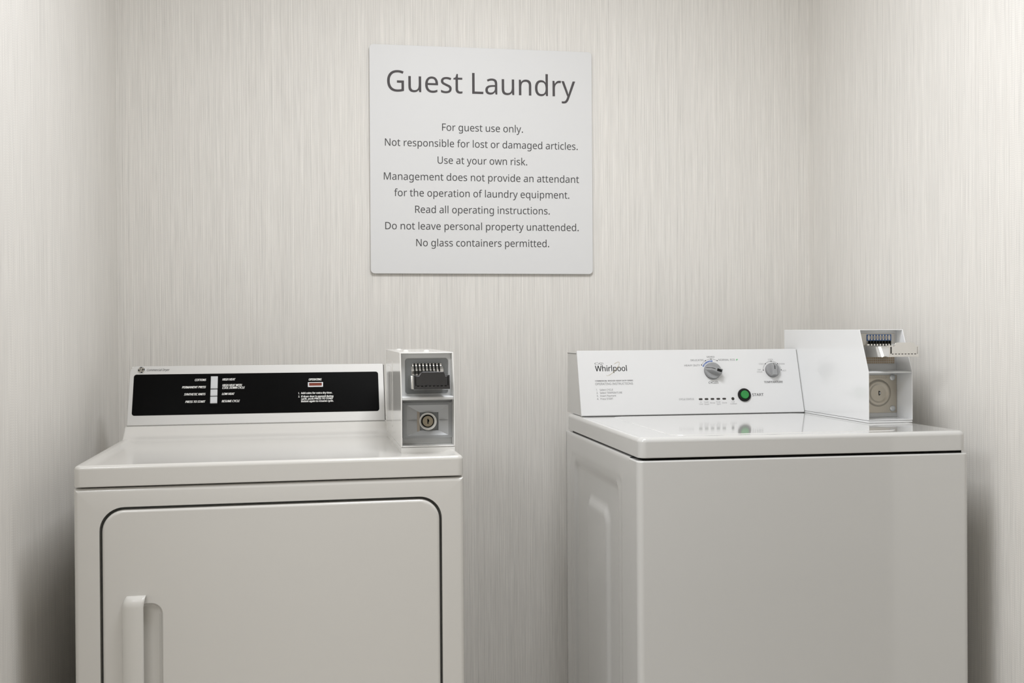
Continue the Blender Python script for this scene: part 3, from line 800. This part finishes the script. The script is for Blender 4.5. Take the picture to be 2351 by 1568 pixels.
mb.lathe([(0.0172, 0.0), (0.0172, 0.0085), (0.0166, 0.0095), (0.0158, 0.0090), (0.0136, 0.0045), (0.0126, 0.0012)], LK, 40, cap1=False)
lab(mb.build('lock_ring', 'ring', cm), 'pale round lock collar')
mb = MB()
mb.lathe([(0.0130, 0.0), (0.0130, 0.0016), (0.0108, 0.0018)], LK, 40)
mb.mi = 1
mb.lathe([(0.0106, 0.0016), (0.0106, 0.0050), (0.0102, 0.0054), (0.0088, 0.0054), (0.0086, 0.0050)], LK, 40)
mb.mi = 0
mb.box((0.6345 - 0.0011, 0.1375 - 0.0056, Z(0.0545) - 0.0050), (0.6345 + 0.0011, 0.1375 - 0.0040, Z(0.0545) + 0.0050))
mb.box((0.6345 - 0.0004, 0.1375 - 0.0056, Z(0.0545) - 0.0010), (0.6345 + 0.0024, 0.1375 - 0.0040, Z(0.0545) + 0.0030))
lab(mb.build('barrel_lock', ['dark', 'brass'], cm), 'dull brass keyed lock barrel')

# ------------------------------------------------------------------ the washer
WW, HW, DW = 0.683, 0.914, 0.660
ws = thing('washing_machine', 'white top-loading washer with white control panel, standing beside the right wall', 'washing machine', (0.4829, -0.7890, 0.0), -0.00583)
def Z(z):
    return z + HW
FW = lambda u, v, h=0.0: (u, -h, v + HW)
# cabinet sides with pressed side panel
mb = MB()
xs = -0.0025
n = 6
def sidepress(y, z):
    # shallow stamped channel between an outer and an inner rounded rectangle
    def sd(y0, y1, z0, z1, r):
        qy = abs(y - (y0 + y1) / 2) - (y1 - y0) / 2 + r
        qz = abs(z - (z0 + z1) / 2) - (z1 - z0) / 2 + r
        return math.hypot(max(qy, 0), max(qz, 0)) + min(max(qy, qz), 0) - r
    sm = lambda t: (lambda q: q * q * (3 - 2 * q))(min(max(t, 0), 1))
    d1 = -sd(0.150, 0.575, -0.80, -0.098, 0.030)
    d2 = -sd(0.235, 0.455, -0.74, -0.165, 0.045)
    d3 = -sd(0.118, 0.605, -0.83, -0.085, 0.020)
    return 0.0012 * sm(d3 / 0.012) + 0.0062 * sm(d1 / 0.022) - 0.0070 * sm(d2 / 0.026)
ys = [0.062 + (DW - 0.062) * i / 150 for i in range(151)]
zs = [-HW + 0.02 + (HW - 0.02 - 0.044) * i / 150 for i in range(151)]
G = [[mb.bm.verts.new((xs + sidepress(y, z), y, Z(z))) for y in ys] for z in zs]
for i in range(150):
    for j in range(150):
        mb.face((G[i][j], G[i][j + 1], G[i + 1][j + 1], G[i + 1][j]))
# rolled top edge of the side, then inner faces to close it
T1 = [mb.bm.verts.new((xs + 0.002, y, Z(-0.0405))) for y in ys]
T2 = [mb.bm.verts.new((xs + 0.006, y, Z(-0.0395))) for y in ys]
T3 = [mb.bm.verts.new((xs + 0.030, y, Z(-0.0395))) for y in ys]
for A, B in ((G[-1], T1), (T1, T2), (T2, T3)):
    for j in range(150):
        mb.face((A[j], A[j + 1], B[j + 1], B[j]))
mb.box((0.012, 0.03, 0.0), (WW - 0.012, DW - 0.002, Z(-0.0450)))
mb.box((WW - 0.02, 0.06, 0.02), (WW + 0.0035, DW, Z(-0.0400)))
mb.box((xs, DW - 0.004, 0.02), (WW + 0.0035, DW, Z(-0.0420)))
mb.build('cabinet', 'washer', ws, angle=40)
# front panel wrapping round both corners
mb = MB()
def wrap(i, z, full=True):
    r = 0.013
    pts = [(-0.0035 + i, 0.0600)]
    for k in range(7):
        a = pi + pi / 2 * k / 6
        pts.append((-0.0035 + i + r + r * cos(a), -0.0012 + i + r + r * sin(a)))
    for k in range(7):
        a = 1.5 * pi + pi / 2 * k / 6
        pts.append((WW + 0.0045 - i - r + r * cos(a), -0.0012 + i + r + r * sin(a)))
    pts.append((WW + 0.0045 - i, 0.0600))
    return [(x, y, Z(z)) for x, y in pts]
loops = [wrap(0, -HW + 0.012), wrap(0, -0.0450), wrap(0.0007, -0.0428), wrap(0.0025, -0.0415), wrap(0.012, -0.0412)]
mb.loft(loops, cap0=True, cap1=True)
mb.build('front_panel', 'washer', ws, angle=40)
# top panel
mb = MB()
def ring(i, z, r=0.016):
    return [(a, b, Z(z)) for a, b in rr(i, i, WW - i, DW - i, max(r - i, 0.003), 6)]
loops = [ring(0.007, -0.0365), ring(0.0010, -0.0362), ring(0, -0.0345)]
for k in range(7):
    a = pi / 2 * k / 6
    loops.append(ring(0.0095 * (1 - cos(a)), -0.0065 + 0.0095 * sin(a)))
loops += [ring(0.016, 0.0032), ring(0.022, 0.0030)]
mb.loft(loops)
mb.build('top_panel', 'washer', ws, angle=50)
# loading lid: very shallow raised flap
mb = MB()
plate(mb, 0.076, 0.034, 0.5585, 0.512, 0.030, 0.0015, 0.0041, 0.0024, lambda u, v, h=0.0: (u, v, Z(h)), n=8, seg=4)
mb.build('loading_lid', 'washer', ws, angle=50)
# dark gap under the top panel and two short packing strips seen in it
mb = MB()
mb.box((0.010, 0.008, Z(-0.0430)), (WW - 0.008, DW - 0.02, Z(-0.0340)))
mb.build('top_gap', 'dark', ws)
# console
PW = plane_fn((0.0077, 0.530, Z(0.0050)), (0, 0.049, 0.157))
mb = MB()
top, bot = PW(0, 0.1612), PW(0, 0.002)
mb.prism([(bot[1] + 0.004, Z(0.0035)), (top[1] + 0.004, top[2] - 0.001), (0.700, top[2] - 0.0015), (0.705, Z(0.0035))], 0.0105, 0.5690)
con = mb.build('console', 'washer', ws, bevel=0.0015)
mb = MB()
plate(mb, 0, 0.0004, 0.5700, 0.1650, 0.0018, -0.006, 0.0, 0.0015, PW)
mb.build('fascia', 'console', con, angle=40)
mb = MB()
plate(mb, 0.5696, 0.0010, 0.5713, 0.1630, 0.0002, -0.006, -0.0012, 0.0002, PW)
mb.build('side_gap_shade', 'seal_and_gap', con)  # grey strip painting the shaded seam against the coin meter
mb = MB()
mb.box((0.0100, top[1] + 0.006, top[2] - 0.0052), (0.0110, 0.698, top[2] - 0.0036))
mb.build('console_seam', 'seal_and_gap', con)
def dotted(acc, u, v, r, A):
    for a in A:
        acc.append(disc(u + r * cos(radians(a)), v + r * sin(radians(a)), 0.0013, 12))
def ang(u, v, cu, cv):
    return math.degrees(math.atan2(v - cv, u - cu))
KU, KV, TU, TV = 0.3417, 0.1087, 0.4990, 0.1090
acc = [arc_band(KU, KV, 0.0310, 0.0005, ang(0.3151, 0.1247, KU, KV), ang(0.3572, 0.1356, KU, KV)), arc_band(TU, TV, 0.0236, 0.0005, 179, 1)]
printed('dial_arc', [[q] for q in acc], PW, 'ink_dark', con, h=0.0002)
acc = []
dotted(acc, KU, KV, 0.0310, [ang(a, b, KU, KV) for a, b in ((0.3151, 0.1247), (0.3265, 0.1353), (0.3417, 0.1397), (0.3572, 0.1356))])
dotted(acc, TU, TV, 0.0236, (179, 134, 90, 46, 1))
printed('dial_dot', [[q] for q in acc], PW, 'ink', con, h=0.0003)
printed('dial_band', [arc_band(KU, KV, 0.0258, 0.0036, 150, 86, ends=True)], PW, 'blue', con, h=0.0002)
acc = []
s = 'DEEP WATER'
for i, c in enumerate(s):
    if c == ' ':
        continue
    a = radians(143 - 5.4 * i)
    for l in text_curves(c, -0.0008, 0.0008, -0.0009, 0.0018):
        acc.append([(KU + (0.0258 + q) * cos(a) + p * sin(a), KV + (0.0258 + q) * sin(a) - p * cos(a)) for p, q in l])
printed('dial_band_lettering', acc, PW, 'white_ink', con, h=0.0004)
acc = []
for s, a, b, v, c in (('HEAVY DUTY', 0.2708, 0.3113, 0.1216, 0.0046), ('DELICATES', 0.2885, 0.3219, 0.1350, 0.0046), ('MIXED', 0.3313, 0.3512, 0.1431, 0.0046), ('NORMAL ECO', 0.3606, 0.4039, 0.1353, 0.0046),
                      ('OPERATING INSTRUCTIONS', 0.0404, 0.1351, 0.0769, 0.0054), ('CYCLE STATUS', 0.2485, 0.2863, 0.0356, 0.0044),
                      ('1.', 0.0415, 0.0445, 0.0628, 0.0045), ('Select CYCLE', 0.0502, 0.0834, 0.0625, 0.0045), ('2.', 0.0418, 0.0455, 0.0552, 0.0045), ('Select TEMPERATURE', 0.0502, 0.1057, 0.0549, 0.0045),
                      ('3.', 0.0418, 0.0455, 0.0476, 0.0045), ('Insert Payment', 0.0505, 0.0900, 0.0473, 0.0045), ('4.', 0.0418, 0.0460, 0.0399, 0.0045), ('Press START', 0.0505, 0.0820, 0.0397, 0.0045)):
    acc.append(text_curves(s, a, b, v, c))
printed('lettering', acc, PW, 'ink_grey', con, h=0.0002)
acc = []
for s, a, b, v, c in (('COLD', 0.4657, 0.4783, 0.1241, 0.0038), ('COOL', 0.4913, 0.5052, 0.1352, 0.0038), ('WARM', 0.5187, 0.5338, 0.1235, 0.0038), ('TAP', 0.4604, 0.4690, 0.1090, 0.0036), ('COLD', 0.4584, 0.4722, 0.1033, 0.0038), ('HOT', 0.5256, 0.5361, 0.1057, 0.0038),
                      ('In', 0.3015, 0.3055, 0.0282, 0.0034), ('Use', 0.2988, 0.3078, 0.0232, 0.0034), ('Soak/', 0.3118, 0.3240, 0.0282, 0.0034), ('Wash', 0.3118, 0.3238, 0.0227, 0.0034), ('Rinse', 0.3272, 0.3395, 0.0258, 0.0034),
                      ('Final', 0.3430, 0.3532, 0.0280, 0.0034), ('Spin', 0.3436, 0.3538, 0.0226, 0.0034), ('Done', 0.3580, 0.3702, 0.0256, 0.0034), ('Lid', 0.3832, 0.3900, 0.0278, 0.0034), ('Locked', 0.3790, 0.3952, 0.0228, 0.0034)):
    acc.append(text_curves(s, a, b, v, c))
printed('lettering', acc, PW, 'ink_light', con, h=0.0002)
acc = []
for s, a, b, v, c in (('START', 0.4384, 0.4680, 0.0430, 0.0068), ('CYCLES', 0.3290, 0.3538, 0.0765, 0.0052), ('TEMPERATURE', 0.4734, 0.5228, 0.0760, 0.0050), ('COMMERCIAL WASHER HEAVY DUTY SERIES', 0.0406, 0.1358, 0.0857, 0.0032)):
    acc.append(text_curves(s, a, b, v, c))
printed('lettering', acc, PW, 'ink_dark', con, h=0.0002, bold=0.00012)
# maker's mark: black word, dark swirl, gold ellipse
printed('logo_lettering', text_curves('Whirlpool', 0.0430, 0.1227, 0.1116, 0.0142), PW, 'ink', con, h=0.0002, bold=0.0002)
def ell(cu, cv, a, b, th, t0, t1, n=48):
    th = radians(th)
    out = []
    for i in range(n + 1):
        t = radians(t0 + (t1 - t0) * i / n)
        x, y = a * cos(t), b * sin(t)
        out.append((cu + x * cos(th) - y * sin(th), cv + x * sin(th) + y * cos(th)))
    return out
printed('logo_swirl', [path_band(ell(0.0536, 0.1312, 0.0114, 0.0028, 0, 100, 260, 24), 0.0003, 0.0003), path_band(ell(0.0536, 0.1312, 0.0110, 0.0027, 0, 140, 220, 16), 0.0009, 0.0009),
                       path_band(ell(0.0536, 0.1312, 0.0114, 0.0028, 0, -80, 80, 24), 0.0003, 0.0003), path_band(ell(0.0536, 0.1312, 0.0110, 0.0027, 0, -40, 40, 16), 0.0009, 0.0009),
                       path_band([(0.0515, 0.1304), (0.0535, 0.1309), (0.0560, 0.1318)], 0.0006, 0.0012), path_band([(0.0560, 0.1296), (0.0585, 0.1299), (0.0610, 0.1306)], 0.0003, 0.0008)], PW, 'ink', con, h=0.0003)
printed('logo_ring', [path_band(ell(0.0874, 0.1174, 0.0238, 0.0066, 44, -150, 60), 0.0006, 0.0006), path_band(ell(0.0874, 0.1174, 0.0238, 0.0066, 44, 205, 175, 14), 0.0004, 0.0004)], PW, 'gold', con, h=0.0005)
printed('eco_leaf', [[(0.4068, 0.1360), (0.4085, 0.1355), (0.4105, 0.1366), (0.4112, 0.1388), (0.4112, 0.1398), (0.4096, 0.1396), (0.4076, 0.1386)]], PW, 'leaf', con, h=0.0002)
# dials
def dial(cu, cv, r, ht, half, th, tip):
    mb = MB()
    K = lambda a, b, h: PW(cu + a, cv + b, h)
    mb.mi = 1
    mb.lathe([(r * 1.03, 0.0), (r * 1.03, 0.0022), (r * 1.0, 0.0026)], K, 48, cap1=False)
    mb.mi = 0
    mb.lathe([(r, 0.0026), (r * 0.985, 0.0075), (r * 0.96, 0.0090), (r * 0.6, 0.0098)], K, 48)
    c, s_ = cos(th), sin(th)
    def B(t, q, h):
        return K(t * c - q * s_, t * s_ + q * c, h)
    # grip: ramps up from the pointer end, flat along the top, blunt at the tail
    sec = []
    for t, wd, h in ((r * 0.96, half * 0.85, 0.0092), (r * 0.40, half * 0.95, ht), (-r * tip, half, ht), (-r * tip - 0.0006, half * 0.97, 0.0090)):
        wb = min(half * 1.6, math.sqrt(max(r * r * 0.93 - min(abs(t), r * 0.9) ** 2, 1e-6)))
        sec.append([B(t, -max(wb, wd), 0.0085), B(t, -wd, max(h - 0.001, 0.0088)), B(t, -wd * 0.82, h), B(t, wd * 0.82, h), B(t, wd, max(h - 0.001, 0.0088)), B(t, max(wb, wd), 0.0085)])
    mb.loft(sec)
    o = mb.build('dial', ['knob', 'knob_rim'], con, angle=28)
    return o, B
kb, B = dial(KU, KV, 0.0208, 0.0215, 0.0062, radians(160), 0.93)
lab(kb, 'large grey cycle dial with black pointer line')
mb = MB()
r = 0.0208
for seg in (((r * 0.95, 0.0095), (r * 0.40, 0.0217)), ((r * 0.40, 0.0217), (-r * 0.06, 0.0217))):
    (ta, ha), (tb, hb) = seg
    mb.face([mb.bm.verts.new(B(ta, -0.0006, ha + 0.0003)), mb.bm.verts.new(B(ta, 0.0006, ha + 0.0003)), mb.bm.verts.new(B(tb, 0.0006, hb + 0.0002)), mb.bm.verts.new(B(tb, -0.0006, hb + 0.0002))])
mb.face([mb.bm.verts.new(B(t, q, 0.0218)) for t, q in ((-r * 0.30, -0.0035), (-r * 0.82, -0.0035), (-r * 0.86, -0.003), (-r * 0.86, 0.003), (-r * 0.82, 0.0035), (-r * 0.30, 0.0035), (-r * 0.26, 0.003), (-r * 0.26, -0.003))])
mb.build('dial_marking', 'ink', kb)
kt, B = dial(TU, TV, 0.0178, 0.0180, 0.0060, radians(88), 0.88)
lab(kt, 'small grey temperature dial with black pointer line')
mb = MB()
r = 0.0178
for seg in (((r * 0.95, 0.0095), (r * 0.40, 0.0182)), ((r * 0.40, 0.0182), (-r * 0.1, 0.0182))):
    (ta, ha), (tb, hb) = seg
    wq = 0.0004 if ta > r * 0.5 else 0.0008
    mb.face([mb.bm.verts.new(B(ta, -wq, ha + 0.0003)), mb.bm.verts.new(B(ta, wq, ha + 0.0003)), mb.bm.verts.new(B(tb, wq, hb + 0.0002)), mb.bm.verts.new(B(tb, -wq, hb + 0.0002))])
mb.build('dial_marking', 'ink', kt)
# start button
K = lambda a, b, h: PW(0.4172 + a, 0.0460 + b, h)
mb = MB()
mb.lathe([(0.0166, 0.0), (0.0166, 0.0030), (0.0160, 0.0040), (0.0125, 0.0046), (0.0112, 0.0040), (0.0112, 0.0015)], K, 40)
bz = mb.build('start_bezel', 'ink', con)
mb = MB()
mb.lathe([(0.0106, 0.0010), (0.0106, 0.0058), (0.0100, 0.0068), (0.0086, 0.0072), (0.0060, 0.0068), (0.0030, 0.0066)], K, 40)
lab(mb.build('start_button', 'green', con), 'round green start button')
for u in (0.3036, 0.3186, 0.3339, 0.3490, 0.3643):
    mb = MB()
    plate(mb, u - 0.0048, 0.0351, u + 0.0048, 0.0396, 0.0022, -0.001, 0.0005, 0.0003, PW)
    mb.build('status_light', 'led', con)
mb = MB()
mb.lathe([(0.0039, -0.001), (0.0039, 0.0003), (0.0035, 0.0006)], lambda a, b, h: PW(0.3868 + a, 0.0372 + b, h), 24)
mb.build('status_light', 'led', con)

# coin meter on the washer
P = dict(x0=0.5790, x1=0.6838, yf=0.2070, ym=0.2072, yt=0.2480, yb=0.655, yr=0.2725, z0=Z(0.0084), zm=Z(0.1155), zt=Z(0.2090), zd=Z(0.0032), shelf=0.003, label='white coin meter with the coin slide pulled out')
cm = coin_meter(ws, P, 'box')
WB = front_fn(0.2725)
mb = MB()
plate(mb, 0.5880, Z(0.1315), 0.6775, Z(0.2005), 0.004, 0.0, 0.0014, 0.0006, WB)
lab(mb.build('slide_plate', 'steel_pale', cm), 'pale steel plate behind the coin slide')
mb = MB()
mb.box((0.5960, 0.2700, Z(0.1325)), (0.6745, 0.2712, Z(0.1500)))
lab(mb.build('return_grille', 'tan', cm), 'tan grille under the coin slide')
mb = MB()
plate(mb, 0.6085, Z(0.1835), 0.6680, Z(0.1980), 0.001, 0.001, 0.0024, 0.0002, WB)
lbl = mb.build('coin_label', 'label', cm)
lab(lbl, 'blue label with eight cream ovals')
cx = [0.6135 + i * 0.00705 for i in range(8)]
printed('label_oval', [[disc(c, Z(0.1909), 0.0027, 20, 0.0064)] for c in cx], WB, 'cream', lbl, h=0.0026)
acc = []
for c in cx[1:7]:
    acc.append(text_curves('25', c - 0.0020, c + 0.0020, Z(0.1886), 0.0046))
printed('label_numeral', acc, WB, 'ink', lbl, h=0.0028)
mb = MB()
mb.box((0.6060, 0.2640, Z(0.1660)), (0.6720, 0.2713, Z(0.1765)))
mb.mi = 1
for c in cx:
    mb.box((c - 0.0010, 0.2632, Z(0.1655)), (c + 0.0010, 0.2712, Z(0.1835)))
mb.build('coin_throat', ['chrome', 'dark'], cm)
coin_slide(cm, 0.5966, 0.6645, 0.1478, 0.2705, Z(0.1496), Z(0.1742), tilt=0.0)
mb = MB()
plate(mb, 0.5865, Z(0.0205), 0.6812, Z(0.1056), 0.0015, 0.0, 0.0016, 0.0006, WB)
LP = lambda a, b, h: (0.6360 + a, 0.2725 - h, Z(0.0652) + b)
mb.lathe([(0.0318, 0.0014), (0.0305, 0.0018), (0.0290, 0.0030), (0.0272, 0.0045), (0.0252, 0.0053), (0.0232, 0.0052), (0.0212, 0.0043), (0.0195, 0.0031), (0.0180, 0.0025), (0.0165, 0.0024)], LP, 48)
lp = mb.build('lock_plate', 'steel', cm, angle=60)
lab(lp, 'warm steel lock plate with a round raised ring')
printed('lock_plate_lettering', text_curves('GREENWALD', 0.6050, 0.6572, Z(0.0982), 0.0052), WB, 'steel_dark', lp, h=0.0018)
for xx, zz in ((0.6706, 0.1003), (0.6706, 0.0298), (0.5965, 0.1003), (0.5965, 0.0298)):
    mb = MB()
    mb.lathe([(0.0069, 0.0014), (0.0066, 0.0030), (0.0050, 0.0044), (0.0025, 0.0050)], lambda a, b, h: (xx + a, 0.2725 - h, Z(zz) + b), 24)
    mb.build('rivet', 'rivet', cm)
dd = [(0.6366, Z(0.0600)), (0.6366, Z(0.0705))] + [(0.6376 + 0.0042 * cos(radians(a)), Z(0.0652) + 0.0052 * sin(radians(a))) for a in range(90, -91, -18)]
printed('key_slot', [dd], WB, 'ink', lp, h=0.0029)
printed('key_slot_core', [[(0.6384, Z(0.0622)), (0.6384, Z(0.0684))] + [(0.6386 + 0.0022 * cos(radians(a)), Z(0.0652) + 0.0031 * sin(radians(a))) for a in range(90, -91, -30)]], WB, 'rivet', lp, h=0.0032)
